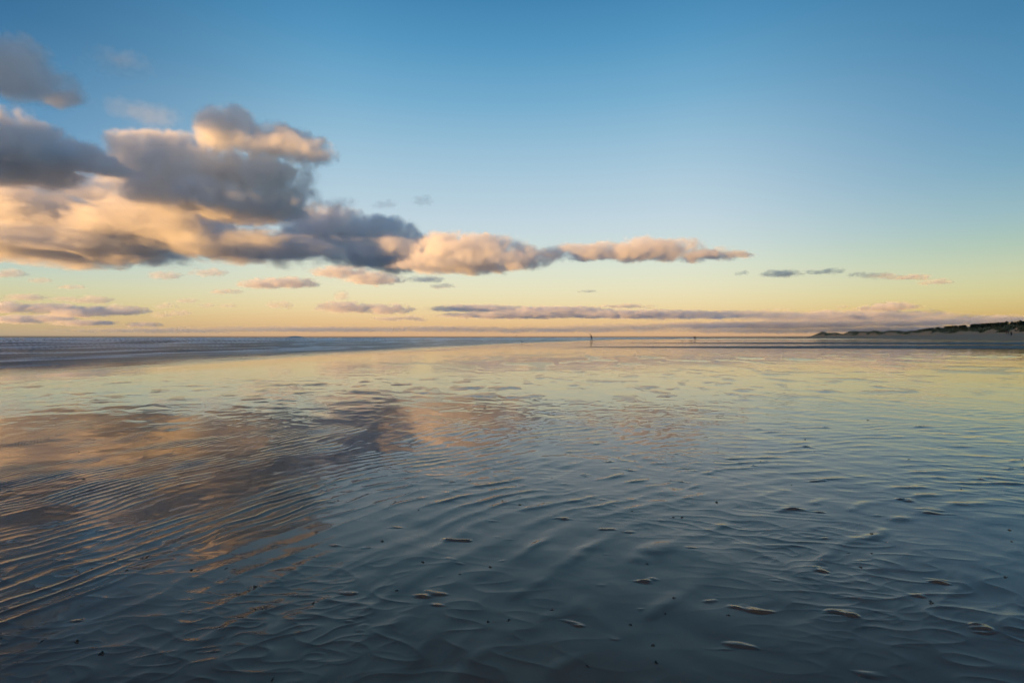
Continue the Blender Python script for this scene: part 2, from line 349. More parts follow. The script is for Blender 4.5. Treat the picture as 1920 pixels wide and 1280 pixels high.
# dunes
sel = pxs >= 1516; p2 = pxs[sel]; zt = z_toe[sel]; ht = h_toe[sel]
z_top = zt * 1.08 + 4; h_top = np.maximum(hz(np.interp(p2, TOPX, TOPY), z_top), ht + 0.05)
z_back = zt * 1.30 + 12; has_back = sstep(1700, 1740, p2)
h_back = hz(np.interp(p2, BACKX, BACKY), z_back) * has_back + (h_top * 0.55) * (1 - has_back)
KEYS = [(0.0, zt * 0.985, ht - 0.25), (0.10, zt, ht), (0.42, zt * 0.6 + z_top * 0.4, ht + (h_top - ht) * 0.72), (0.55, z_top, h_top),
        (0.68, z_top * 0.72 + z_back * 0.28, np.minimum(h_top, h_back) * 0.93), (0.85, z_back, h_back), (1.0, z_back * 1.25, h_back * 0.8)]
vk = np.array([k[0] for k in KEYS]); v = np.linspace(0, 1, 60)
Zd = np.stack([np.interp(v, vk, [k[1][i] for k in KEYS]) for i in range(len(p2))], 1)
Hd = np.stack([np.interp(v, vk, [k[2][i] for k in KEYS]) for i in range(len(p2))], 1)
Xd = ((p2 - 960) / F)[None, :] * Zd
rel = sstep(0.12, 0.4, v)[:, None] * (1 - 0.75 * np.exp(-((v - 0.55) / 0.06) ** 2))[:, None]
rough = fbm(Xd * 0.05, Zd * 0.035, 4, 140, 0.55)
Hd = Hd + rel * np.minimum(1.0, (h_top - ht) / 3)[None, :] * (1.3 * rough)
cover = fbm(Xd * 0.045 + 7, Zd * 0.03, 4, 150, 0.6) * 0.9 + sstep(0.28, 0.5, v)[:, None] * 1.1 - 0.16
cover = np.clip(0.5 + 1.6 * cover, 0, 1) * sstep(0.13, 0.22, v)[:, None]
m_dune, t, b = principled('dune', (0.2, 0.16, 0.1), 0.95)
at = node(t, 'ShaderNodeAttribute', attribute_name='grass'); tc = node(t, 'ShaderNodeTexCoord')
nz = node(t, 'ShaderNodeTexNoise', Scale=0.35, Detail=8.0, Roughness=0.7); t.links.new(tc.outputs['Object'], nz.inputs['Vector'])
sm = t.nodes.new('ShaderNodeMath'); sm.operation = 'ADD'; t.links.new(at.outputs['Fac'], sm.inputs[0]); t.links.new(maprange(t, nz.outputs[0], 0.3, 0.7, -0.35, 0.35), sm.inputs[1])
grassc = mixcol(t, maprange(t, nz.outputs[0], 0.35, 0.65, 0, 1), (0.075, 0.062, 0.018), (0.20, 0.155, 0.045))
t.links.new(mixcol(t, maprange(t, sm.outputs[0], 0.40, 0.60, 0, 1), (0.52, 0.30, 0.155), grassc), b.inputs['Base Color'])
tag(link('dunes', grid_mesh('dunes', Xd, Zd, Hd, {'grass': cover}), m_dune), 'sand dunes with marram grass tops and bare eroded faces', kind='structure')
def dune_height(px, z):
    i = int(np.clip(np.searchsorted(p2, px), 0, len(p2) - 1)); return float(np.interp(z, Zd[:, i], Hd[:, i]))
# marram grass on the crests: uncountable blades, one object
rnd = random.Random(3); V = []; Fc = []
m_gr, _, _ = principled('marram_blade', (0.085, 0.08, 0.035), 0.9)
jj = np.argwhere((cover[:, :430] > 0.62))
for _ in range(9000):
    i, j = jj[rnd.randrange(len(jj))]
    x, yy, h = float(Xd[i, j]), float(Zd[i, j]), float(Hd[i, j]); x += rnd.uniform(-.8, .8); yy += rnd.uniform(-.8, .8)
    hh = rnd.uniform(0.35, 0.85); w = rnd.uniform(0.15, 0.4); lean = rnd.uniform(-.3, .3); n = len(V); a = rnd.uniform(0, math.pi)
    V += [(x - w * math.cos(a), yy - w * math.sin(a), h - .15), (x + w * math.cos(a), yy + w * math.sin(a), h - .15), (x + lean, yy + rnd.uniform(-.2, .2), h + hh)]
    Fc.append((n, n + 1, n + 2))
tag(link('dune_grass', poly_mesh('dune_grass', V, Fc), m_gr), 'marram grass growing over the dune crests', 'grass', kind='stuff')
# far hill across the water
def hill(name, px, z, wpx, hpx, seed):
    a = np.linspace(-1, 1, 40); r_ = np.linspace(-1, 1, 14); Aa, Rr = np.meshgrid(a, r_)
    prof = np.clip(1 - Aa ** 2, 0, 1) ** 0.8 * np.clip(1 - Rr ** 2, 0, 1) * (1 + 0.25 * noise2(Aa * 2, Rr * 2, seed))
    return grid_mesh(name, (px - 960) / F * z + Aa * wpx / F * z, z + Rr * wpx / F * z, prof * (hpx / F * z + CAM_H) - 1.0)
m_hill, _, _ = principled('hill_haze_pale', (0.42, 0.38, 0.34), 0.95)  # base colour paled to stand in for haze over the distance
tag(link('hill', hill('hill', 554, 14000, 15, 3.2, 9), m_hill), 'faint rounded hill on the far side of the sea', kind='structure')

# ------------------------------------------------------------------ pine wood behind the dunes
m_need, t, b = principled('pine_needles', (0.022, 0.036, 0.018), 0.9)
oi = node(t, 'ShaderNodeTexCoord'); nz = node(t, 'ShaderNodeTexNoise', Scale=0.9, Detail=3.0); t.links.new(oi.outputs['Object'], nz.inputs['Vector'])
t.links.new(mixcol(t, maprange(t, nz.outputs[0], 0.35, 0.65, 0, 1), (0.014, 0.022, 0.013), (0.04, 0.058, 0.028)), b.inputs['Base Color'])
m_bark, _, _ = principled('pine_bark', (0.06, 0.045, 0.035), 0.9)
def crown_faces(V, Fc, x, y, z, h, w, rnd, n=170):
    """Leaf clumps through an uneven pine crown: layered boughs, thinner towards the top."""
    for _ in range(n):
        f = rnd.random() ** 0.8; layer = 0.75 + 0.25 * math.sin(f * 19 + x)
        rad = w * (1 - f) ** 0.6 * layer * math.sqrt(rnd.random()) + 0.1; a = rnd.uniform(0, 2 * math.pi)
        c = Vector((x + rad * math.cos(a), y + rad * math.sin(a), z + h * (0.22 + 0.78 * f) - 0.12 * rad))
        s = rnd.uniform(0.22, 0.5) * (0.5 + 0.14 * h * 0.5)
        u = Vector((rnd.gauss(0, 1), rnd.gauss(0, 1), rnd.gauss(0, .4))).normalized() * s; v_ = Vector((rnd.gauss(0, 1), rnd.gauss(0, 1), rnd.gauss(0, .6))).normalized() * s * 0.7
        n0 = len(V); V += [c - u - v_ * .5, c + u * .6 - v_, c + u + v_ * .6, c - u * .4 + v_]; Fc.append((n0, n0 + 1, n0 + 2, n0 + 3))
def trunk_mesh(V, Fc, x, y, z, h, r0):
    n0 = len(V)
    for k in range(4):
        f = k / 3
        for q in range(6):
            a = q * math.pi / 3; rr_ = r0 * (1 - 0.85 * f)
            V.append(Vector((x + rr_ * math.cos(a) + 0.15 * math.sin(f * 3), y + rr_ * math.sin(a), z + h * f)))
    for k in range(3):
        for q in range(6):
            Fc.append((n0 + k * 6 + q, n0 + k * 6 + (q + 1) % 6, n0 + k * 6 + 6 + (q + 1) % 6, n0 + k * 6 + 6 + q))
rnd = random.Random(11); V = []; Fc = []; mats = []
for k in range(330):
    px = 1722 + (rnd.random() ** 0.8) * 520
    zb = px_interp(px, ZTOE); row = rnd.random()
    z = zb * (1.20 + 0.16 * row) + 10
    x = (px - 960) / F * z; g = dune_height(px, z)
    top = np.interp(px, [1722, 1760, 1790, 1815, 1850, 1880, 1920, 2240], [617.5, 612.5, 610.5, 608, 605.5, 603.8, 602, 592])
    h = max(1.6, (hz(top, z) - g) * rnd.uniform(0.86, 1.0))
    f0 = len(Fc); trunk_mesh(V, Fc, x, z, g - 0.3, h * 0.9, 0.14); mats += [1] * (len(Fc) - f0)
    f0 = len(Fc); crown_faces(V, Fc, x, z, g - 0.5, h + .5, h * rnd.uniform(0.5, 0.75), rnd, 150); mats += [0] * (len(Fc) - f0)
me = poly_mesh('pine_wood', V, Fc); o = link('pine_wood', me, m_need); me.materials.append(m_bark); me.polygons.foreach_set('material_index', mats)
tag(o, 'dark evergreen wood standing as one mass behind the dunes', 'wood', kind='stuff')
TREES = [(1887, 1.30, 602.4, 'pine pushing up above the wood straight above the dark walker'), (1913, 1.28, 600.4, 'tallest pine on the skyline at the edge of the view'),
         (1872, 1.27, 603.8, 'pointed pine on the skyline just before the tall one by the walker'), (1826, 1.30, 606.4, 'pine beside the notch in the middle of the wood'),
         (1786, 1.28, 609.6, 'low pine on the thin seaward half of the wood'), (1736, 1.24, 615.4, 'small pine ending the wood on its seaward side')]
for px, kz, top, lab in TREES:
    z = px_interp(px, ZTOE) * kz; x = (px - 960) / F * z; g = dune_height(px, z); h = hz(top, z) - g
    e = tag(link('pine_tree', None, loc=(x, z, g)), lab, 'tree', 'pines showing along the skyline of the wood')
    V = []; Fc = []; trunk_mesh(V, Fc, 0, 0, -0.3, h * 0.95, 0.16); link('trunk', poly_mesh('pine_trunk', V, Fc, True), m_bark, e)
    V = []; Fc = []; crown_faces(V, Fc, 0, 0, 0, h, h * 0.45, rnd, 320); link('crown', poly_mesh('pine_crown', V, Fc), m_need, e)

# ------------------------------------------------------------------ people
def skin_mesh(name, pts, edges, root=0, levels=2):
    """One continuous surface grown round a skeleton of (point, radius) joints, baked to a mesh."""
    me = bpy.data.meshes.new(name); me.from_pydata([p[:3] for p in pts], edges, [])
    o = bpy.data.objects.new(name, me); COL.objects.link(o)
    o.modifiers.new('skin', 'SKIN'); md = o.modifiers.new('sub', 'SUBSURF'); md.levels = levels; md.render_levels = levels
    sv = me.skin_vertices[0].data
    for i, p in enumerate(pts):
        r_ = p[3]; sv[i].radius = r_ if isinstance(r_, tuple) else (r_, r_)
        sv[i].use_root = (i == root)
    dg = bpy.context.evaluated_depsgraph_get(); ev = o.evaluated_get(dg)
    res = bpy.data.meshes.new_from_object(ev); res.name = name
    bpy.data.objects.remove(o); bpy.data.meshes.remove(me)
    for p in res.polygons: p.use_smooth = True
    res.materials.clear(); return res
M_SKIN = principled('skin', (0.35, 0.20, 0.14), 0.6)[0]
CLOTH = {}
def cloth(name, col):
    if name not in CLOTH: CLOTH[name] = principled(name, col, 0.85)[0]
    return CLOTH[name]
def person(px, z, ground, label, height=1.75, turn=0.0, stoop=0.0, stride=0.25, coat=(0.018, 0.018, 0.022), trousers=(0.02, 0.022, 0.03), hair=(0.03, 0.022, 0.016), group=None, arms='down', coat_len=0.0):
    """A walker: x is the walking direction before the turn; stoop leans the upper body and head forward."""
    s = height / 1.75
    x = (px - 960) / F * z
    e = tag(link('person', None, loc=(x, z, ground)), label, 'person', group); e.rotation_euler = (0, 0, turn)
    st = stoop
    hip = 0.90; L_ = lambda h: st * max(0, h - hip) * (0.55 + 0.55 * max(0, h - hip))
    def P(a, y, h, r_): return (a * s, y * s, h * s, tuple(q * s for q in r_) if isinstance(r_, tuple) else r_ * s)
    hx_ = stride * 0.5; head_f = L_(1.6) + 0.10 * st
    drop = 0.16 * st
    af = stride * 0.7
    body = [P(0, 0, hip, (.13, .10)), P(L_(1.1), 0, 1.10, (.13, .10)), P(L_(1.32), 0, 1.32 - drop * .2, (.15, .105)), P(L_(1.44), 0, 1.44 - drop * .4, (.07, .07)), P(L_(1.52) + .02 * st, 0, 1.52 - drop * .6, .052),
            P(head_f + .02, 0, 1.60 - drop * .8, .085), P(head_f + .03, 0, 1.69 - drop, .088), P(head_f + .02, 0, 1.735 - drop, .05),
            P(0.02, .09, .86, .095), P(hx_ * .55 + .03, .10, .50, .062), P(hx_, .10, .10, .042), P(hx_ + .02, .10, .04, .04), P(hx_ + .17, .11, .03, .032),
            P(-0.02, -.09, .86, .095), P(-hx_ * .35 + .03, -.10, .50, .062), P(-hx_, -.10, .12, .042), P(-hx_ + .01, -.10, .05, .04), P(-hx_ + .15, -.11, .03, .032)]
    E = [(0, 1), (1, 2), (2, 3), (3, 4), (4, 5), (5, 6), (6, 7), (0, 8), (8, 9), (9, 10), (10, 11), (11, 12), (0, 13), (13, 14), (14, 15), (15, 16), (16, 17)]
    for sg in (1, -1):
        n0 = len(body); sw = -af * sg
        sh = (L_(1.40), .19 * sg, 1.40 - drop * .35)
        if arms == 'down': el_, wr = (sh[0] + sw * .25 - .02, .25 * sg, 1.12 - drop * .2), (sh[0] + sw * .55 + .05, .25 * sg, .88 - drop * .1)
        else: el_, wr = (sh[0] - .02, .24 * sg, 1.14 - drop * .2), (sh[0] + .14, .10 * sg, 1.02)
        body += [P(*sh, .062), P(*el_, .045), P(*wr, .034), P(wr[0] + .02, wr[1], wr[2] - .08, (.02, .038))]
        E += [(2, n0), (n0, n0 + 1), (n0 + 1, n0 + 2), (n0 + 2, n0 + 3)]
        for q, (dx, ln) in enumerate(((-.028, .065), (-.01, .08), (.01, .085), (.028, .075))):   # four fingers and a thumb
            m = len(body); body.append(P(wr[0] + .02 + dx, wr[1], wr[2] - .13, .009)); body.append(P(wr[0] + .028 + dx, wr[1] - .012 * sg, wr[2] - .13 - ln, .007))
            E += [(n0 + 3, m), (m, m + 1)]
        m = len(body); body.append(P(wr[0] + .07, wr[1] - .015 * sg, wr[2] - .10, .010)); body.append(P(wr[0] + .085, wr[1] - .02 * sg, wr[2] - .15, .008)); E += [(n0 + 3, m), (m, m + 1)]
    bm = skin_mesh('person_body', body, E, 0, 2)
    bo = link('body', bm, M_SKIN, e)
    # clothing: coat, trousers, boots and hair over the body
    up = lambda i, k=1.0, add=0.022: (*body[i][:3], tuple(q * k + add * s for q in (body[i][3] if isinstance(body[i][3], tuple) else (body[i][3],) * 2)))
    n_arm = 18; a2 = n_arm + 4 + 10
    c = [up(0), up(1), up(2), up(3), up(n_arm), up(n_arm + 1), up(n_arm + 2), up(a2), up(a2 + 1), up(a2 + 2), (0, 0, (hip - .12 - coat_len) * s, (.17 * s, .14 * s))]
    link('coat', skin_mesh('coat', c, [(0, 1), (1, 2), (2, 3), (2, 4), (4, 5), (5, 6), (2, 7), (7, 8), (8, 9), (0, 10)], 0, 2), cloth('coat_' + str(coat), coat), e)
    tr = [up(0, 1, .012), up(8, 1, .014), up(9, 1, .016), up(10, 1, .016), up(13, 1, .014), up(14, 1, .016), up(15, 1, .016)]
    link('trousers', skin_mesh('trousers', tr, [(0, 1), (1, 2), (2, 3), (0, 4), (4, 5), (5, 6)], 0, 2), cloth('trousers_' + str(trousers), trousers), e)
    for k in (10, 15):
        bt = [up(k, 1, .018), up(k + 1, 1, .014), up(k + 2, 1, .012)]
        link('boot', skin_mesh('boot', bt, [(0, 1), (1, 2)], 0, 1), cloth('boot_leather', (0.02, 0.018, 0.016)), e)
    hr = [(body[5][0] - .045 * s, 0, body[5][2] + .01 * s, .07 * s), (body[6][0] - .02 * s, 0, body[6][2] + .02 * s, .088 * s), (body[7][0] + .01 * s, 0, body[7][2] + .015 * s, .06 * s)]
    link('hair', skin_mesh('hair', hr, [(0, 1), (1, 2)], 1, 2), cloth('hair_' + str(hair), hair), e)
    # face
    fx = body[6][0] + .085 * s; fz = body[6][2] - .03 * s
    V = [(fx + .0, -.012 * s, fz), (fx, .012 * s, fz), (fx - .005 * s, 0, fz + .045 * s), (fx + .028 * s, 0, fz - .003 * s)]
    link('nose', poly_mesh('nose', V, [(0, 1, 3), (1, 2, 3), (2, 0, 3), (0, 2, 1)], True), M_SKIN, bo)
    for sg in (1, -1):
        V = [Vector((fx - .006 * s, .032 * sg * s, fz + .04 * s)) + Vector((math.sin(a) * .004, math.cos(a) * .014, math.sin(a) * .008)) * s for a in np.linspace(0, 2 * math.pi, 9)[:-1]]
        link('eye', poly_mesh('eye', V + [Vector((fx + .006 * s, .032 * sg * s, fz + .04 * s))], [(i, (i + 1) % 8, 8) for i in range(8)]), cloth('eye_dark', (0.02, 0.015, 0.012)), bo)
    V = [Vector((fx - .004 * s, math.cos(a) * .024 * s, fz - .04 * s + math.sin(a) * .007 * s)) for a in np.linspace(0, 2 * math.pi, 11)[:-1]]
    link('mouth', poly_mesh('mouth', V + [Vector((fx + .004 * s, 0, fz - .04 * s))], [(i, (i + 1) % 10, 10) for i in range(10)]), cloth('lips', (0.22, 0.09, 0.08)), bo)
    return e
PI = math.pi
person(1109.5, 140, -0.02, 'person in dark clothes stooping with head bowed, alone at the sea edge', 1.88, turn=PI * 0.94, stoop=0.55, stride=0.6, arms='front', coat_len=0.12, coat=(0.008, 0.008, 0.01), trousers=(0.008, 0.008, 0.011))
person(1301.6, 300, -0.03, 'slimmer of two distant walkers standing together far down the flat', 1.74, turn=PI * 0.5, stride=0.12, coat_len=0.0)
person(1304.2, 300.5, -0.03, 'broader of two distant walkers standing together far down the flat', 1.80, turn=PI * 0.5, stride=0.2, coat=(0.03, 0.02, 0.018), coat_len=0.1)
def beach_h(px, z):
    a, b2, ht2 = px_interp(px, ZEDGE), px_interp(px, ZTOE) * 1.03, hz(px_interp(px, YTOE), px_interp(px, ZTOE)); v_ = np.clip((z - a) / (b2 - a), 0, 1)
    return -0.06 + (ht2 + .06) * v_ ** 0.8
def on_beach(px, py):
    zz = np.linspace(px_interp(px, ZEDGE), px_interp(px, ZTOE) * 1.03, 400); y_ = HZ - (np.array([beach_h(px, q) for q in zz]) - CAM_H) / zz * F
    return float(zz[np.argmin(np.abs(y_ - py))])
z = on_beach(1896, 629.6); person(1896, z, beach_h(1896, z), 'largest walker on the dry beach, dressed in black below the dunes', 1.82, turn=-PI * 0.5, stride=0.15, coat=(0.012, 0.012, 0.014), trousers=(0.012, 0.012, 0.014), coat_len=0.1)
z = on_beach(1891, 627.0); person(1891, z, beach_h(1891, z), 'small dark walker on the beach just behind the black dressed one', 1.7, turn=PI * 0.5, stride=0.3, coat=(0.05, 0.035, 0.02), trousers=(0.03, 0.025, 0.02))
z = on_beach(1887, 626.9); person(1887, z, beach_h(1887, z), 'small walker in dull red on the beach behind the others', 1.65, turn=PI * 0.5, stride=0.3, coat=(0.22, 0.08, 0.06), trousers=(0.12, 0.07, 0.06))

# ------------------------------------------------------------------ birds and a post
M_FEATHER = principled('dark_feathers', (0.035, 0.033, 0.032), 0.8)[0]; M_BEAK = principled('beak', (0.09, 0.05, 0.02), 0.5)[0]
def bird(px, py, label, size=1.0, turn=0.0, peck=0.0):
    z = CAM_H / ((py - HZ) / F); x = (px - 960) / F * z
    e = tag(link('bird', None, loc=(x, z, 0.0)), label, 'bird', 'birds at the water across the flat'); e.rotation_euler = (0, 0, turn); e.scale = (size,) * 3
    hd = .36 - .16 * peck; hxq = .15 + .05 * peck
    pts = [(0, 0, .22, (.075, .07)), (.09, 0, .25, (.06, .06)), (hxq - .01, 0, hd - .05, .032), (hxq + .02, 0, hd, .036), (hxq + .06, 0, hd - .004, .018), (-.12, 0, .20, (.045, .035)), (-.24, 0, .18, (.03, .012))]
    bo = link('body', skin_mesh('bird_body', pts, [(0, 1), (1, 2), (2, 3), (3, 4), (0, 5), (5, 6)], 0, 2), M_FEATHER, e)
    for sg in (1, -1):
        link('wing', skin_mesh('wing', [(.06, .065 * sg, .25, (.04, .015)), (-.06, .075 * sg, .235, (.045, .014)), (-.23, .03 * sg, .195, (.016, .008))], [(0, 1), (1, 2)], 0, 1), M_FEATHER, e)
        link('leg', skin_mesh('leg', [(.0, .03 * sg, .18, .010), (-.02, .03 * sg, .10, .008), (.0, .03 * sg, .012, .008), (.05, .03 * sg, .008, .007)], [(0, 1), (1, 2), (2, 3)], 0, 1), M_BEAK, e)
    link('beak', skin_mesh('beak', [(hxq + .06, 0, hd - .004, .012), (hxq + .13, 0, hd - .02 - .03 * peck, .004)], [(0, 1)], 0, 1), M_BEAK, e)
bird(978.6, 643.2, 'dark bird standing alone in the shallow edge of the sea', 0.9, 2.6)
bird(1280, 641.6, 'dark bird nearest the stooping walker along the ruffled water', 0.9, 0.3)
bird(1294.2, 641.2, 'dark bird pecking with head down, one of a close pair', 0.85, 3.0, 1.0)
bird(1297.0, 641.0, 'dark bird standing upright, one of a close pair', 0.9, 0.2)
bird(1348, 641.2, 'dark bird standing alone furthest along the ruffled water', 0.9, 2.9)
M_POST = principled('weathered_post', (0.05, 0.04, 0.035), 0.9)[0]
def post(px, z, top, r0, label):
    V = []; Fc = []; trunk_mesh(V, Fc, 0, 0, -1.0, hz(top, z) + 1.0, r0)
    e = tag(link('marker_post', None, loc=((px - 960) / F * z, z, 0)), label, 'post'); link('pole', poly_mesh('pole', V, Fc, True), M_POST, e)
    V = [(math.cos(a) * r0 * 2.2, math.sin(a) * r0 * 2.2, hz(top, z) - q) for q in (0, .45) for a in np.linspace(0, 2 * PI, 9)[:-1]]
    link('top_mark', poly_mesh('top_mark', V, [tuple(range(8)), tuple(range(15, 7, -1))] + [(i, (i + 1) % 8, 8 + (i + 1) % 8, 8 + i) for i in range(8)]), M_POST, e)
post(968.5, 420, 628.8, 0.12, 'thin marker post standing in the sea near the horizon')
post(1442.3, 1080, 630.2, 0.3, 'lone post far out on the low dark sand spit')

# ------------------------------------------------------------------ worm casts and shell bits on the near sand
M_CAST = principled('cast_sand', (0.075, 0.058, 0.042), 0.35, 1.45)[0]
M_WEED = principled('dark_weed', (0.02, 0.020, 0.013), 0.4, 1.45)[0]
def coil_mesh(seed, tall):
    """A little heap of coiled sand strings."""
    r_ = random.Random(seed); V = []; Fc = []
    for s_ in range(4 + tall):
        a0 = r_.uniform(0, 6.3); R0 = r_.uniform(.35, .9); cx, cy2 = r_.uniform(-.25, .25), r_.uniform(-.25, .25); zz = .10 + .16 * s_ * (0.6 + .5 * tall)
        R0 *= max(.25, 1 - s_ * .2); turns = r_.uniform(2.2, 4.4); n = 18; th = r_.uniform(.10, .15); n0 = len(V)
        for k in range(n):
            f = k / (n - 1); a = a0 + f * turns; rad = R0 * (1 - .45 * f) + .08 * math.sin(5 * a)
            c = Vector((cx + rad * math.cos(a), cy2 + rad * math.sin(a), zz + .14 * math.sin(f * 6 + s_)))
            out = Vector((math.cos(a), math.sin(a), 0)); q_ = th * (1 - .5 * abs(2 * f - 1) ** 3)
            for j in range(6):
                b_ = j * PI / 3; V.append(c + out * q_ * math.cos(b_) + Vector((0, 0, 1)) * q_ * math.sin(b_))
        for k in range(n - 1):
            for j in range(6): Fc.append((n0 + k * 6 + j, n0 + k * 6 + (j + 1) % 6, n0 + k * 6 + 6 + (j + 1) % 6, n0 + k * 6 + 6 + j))
    return poly_mesh('worm_cast', V, Fc, True)
coils = [coil_mesh(k, 1 if k == 3 else 0) for k in range(6)]
for k, me in enumerate(coils): me.materials.append(M_CAST if k % 3 else M_WEED)
CASTS = [(190, 1226, 13, 'tallest worm cast low in the dark sand on the sea side'), (78, 1204, 11, 'low flat worm cast left of another flat one in the darkest sand'), (144, 1203, 11, 'low flat worm cast between the tallest cast and the dark sand edge'),
 (478, 1102, 11, 'worm cast on smooth dark sand beyond the tallest cast'), (586, 1131, 9, 'worm cast sitting on a low curved sand ridge'), (237, 1071, 9, 0), (275, 1045, 9, 0), (266, 1047, 7, 0), (213, 1048, 9, 0), (239, 1053, 6, 0), (359, 1069, 8, 0),
 (424, 1066, 8, 0), (27, 1015, 6, 0), (123, 1006, 7, 0), (119, 987, 6, 0), (102, 993, 6, 0), (288, 1000, 7, 0), (406, 1008, 7, 0), (326, 1043, 6, 0), (172, 1066, 6, 0), (570, 938, 6, 0), (634, 939, 6, 0), (249, 936, 6, 0), (261, 933, 6, 0), (253, 927, 5, 0), (413, 941, 6, 0), (509, 960, 7, 0),
 (581, 992, 6, 0), (512, 1275, 13, 'worm cast cut by the bottom edge of the view'), (2, 1197, 10, 'worm cast at the outermost sea side of the dark sand'), (717, 1015, 9, 'worm cast alone on smooth blue sand before the cloud reflection'), (793, 1055, 10, 'worm cast on plain grey sand in the middle distance'), (744, 1108, 9, 0), (862, 1077, 7, 0),
 (918, 1064, 10, 0), (915, 1166, 9, 'small worm cast beside a flatter one on bare sand'), (954, 1163, 10, 'flat worm cast beside a smaller one on bare sand'), (785, 957, 5, 0), (942, 940, 6, 0), (974, 947, 7, 0), (741, 941, 5, 0), (1035, 1143, 10, 'worm cast alone on bare sand above a long ridge'), (1182, 1172, 10, 'worm cast beside a rounded sand lump'),
 (1248, 1152, 11, 'worm cast with a bright top on open sand'), (1225, 1212, 11, 'worm cast just below the rounded sand lump'), (1230, 1244, 11, 'worm cast below another near the long ridge'), (1101, 1249, 10, 'worm cast in dark sand below the long ridge'), (1213, 1058, 9, 0), (1264, 1124, 10, 0), (1185, 960, 6, 0), (1263, 971, 8, 0), (1279, 971, 8, 0),
 (1344, 943, 8, 'upright dark worm cast casting a reflection in still water'), (1366, 1155, 10, 'small dark worm cast above a square sand lump'), (1614, 1064, 9, 0), (1634, 1002, 9, 0), (1746, 1131, 11, 'dark worm cast perched on a bright curved ridge'), (1893, 993, 9, 0), (1886, 1084, 10, 'worm cast furthest to the dune side of the near sand'), (1896, 1014, 7, 0), (1635, 1038, 6, 0), (1591, 1037, 6, 0),
 (1347, 841, 5, 0), (1510, 823, 6, 0), (1527, 847, 4, 0), (1426, 866, 4, 0), (1704, 861, 5, 0), (1916, 861, 6, 0), (1802, 916, 5, 0), (1627, 787, 6, 0), (1484, 909, 4, 0), (63, 809, 6, 0), (148, 847, 6, 0), (180, 749, 5, 0), (178, 824, 5, 0), (157, 898, 8, 0), (194, 888, 5, 0), (508, 785, 9, 'dark bit of weed lying across the far ripples'), (523, 831, 6, 0), (430, 887, 5, 0), (407, 886, 5, 0), (446, 851, 4, 0), (909, 765, 8, 'dark flat bit of weed above the orange cloud reflection'), (942, 755, 4, 0), (906, 698, 4, 0), (765, 699, 4, 0), (1161, 704, 4, 0), (1148, 755, 4, 0)]
rnd = random.Random(8)
for k, (px, py, w, lab) in enumerate(CASTS):
    z = CAM_H / ((py - HZ) / F); x = (px - 960) / F * z
    hh = float(sand(np.array([x]), np.array([z]), np.array([0.004]))[0][0])
    o = bpy.data.objects.new('worm_cast', coils[3 if 'tallest' in str(lab) or 'upright' in str(lab) or 'perched' in str(lab) else (0, 1, 2, 4, 5)[k % 5]]); COL.objects.link(o); sc = 0.5 * w / F * z
    o.location = (x, z, hh - 0.10 * sc); o.scale = (sc, sc, sc * 0.85); o.rotation_euler = (0, 0, rnd.uniform(0, 6.3))
    far_ = z > 3.0
    if lab: tag(o, lab, 'worm cast', 'worm casts on the wet sand')
    else: tag(o, 'tiny dark speck of worm cast among the ripples further out' if far_ else 'small dark worm cast on the smooth near sand', 'worm cast', 'worm cast specks among the ripples' if far_ else 'small worm casts on the near sand')
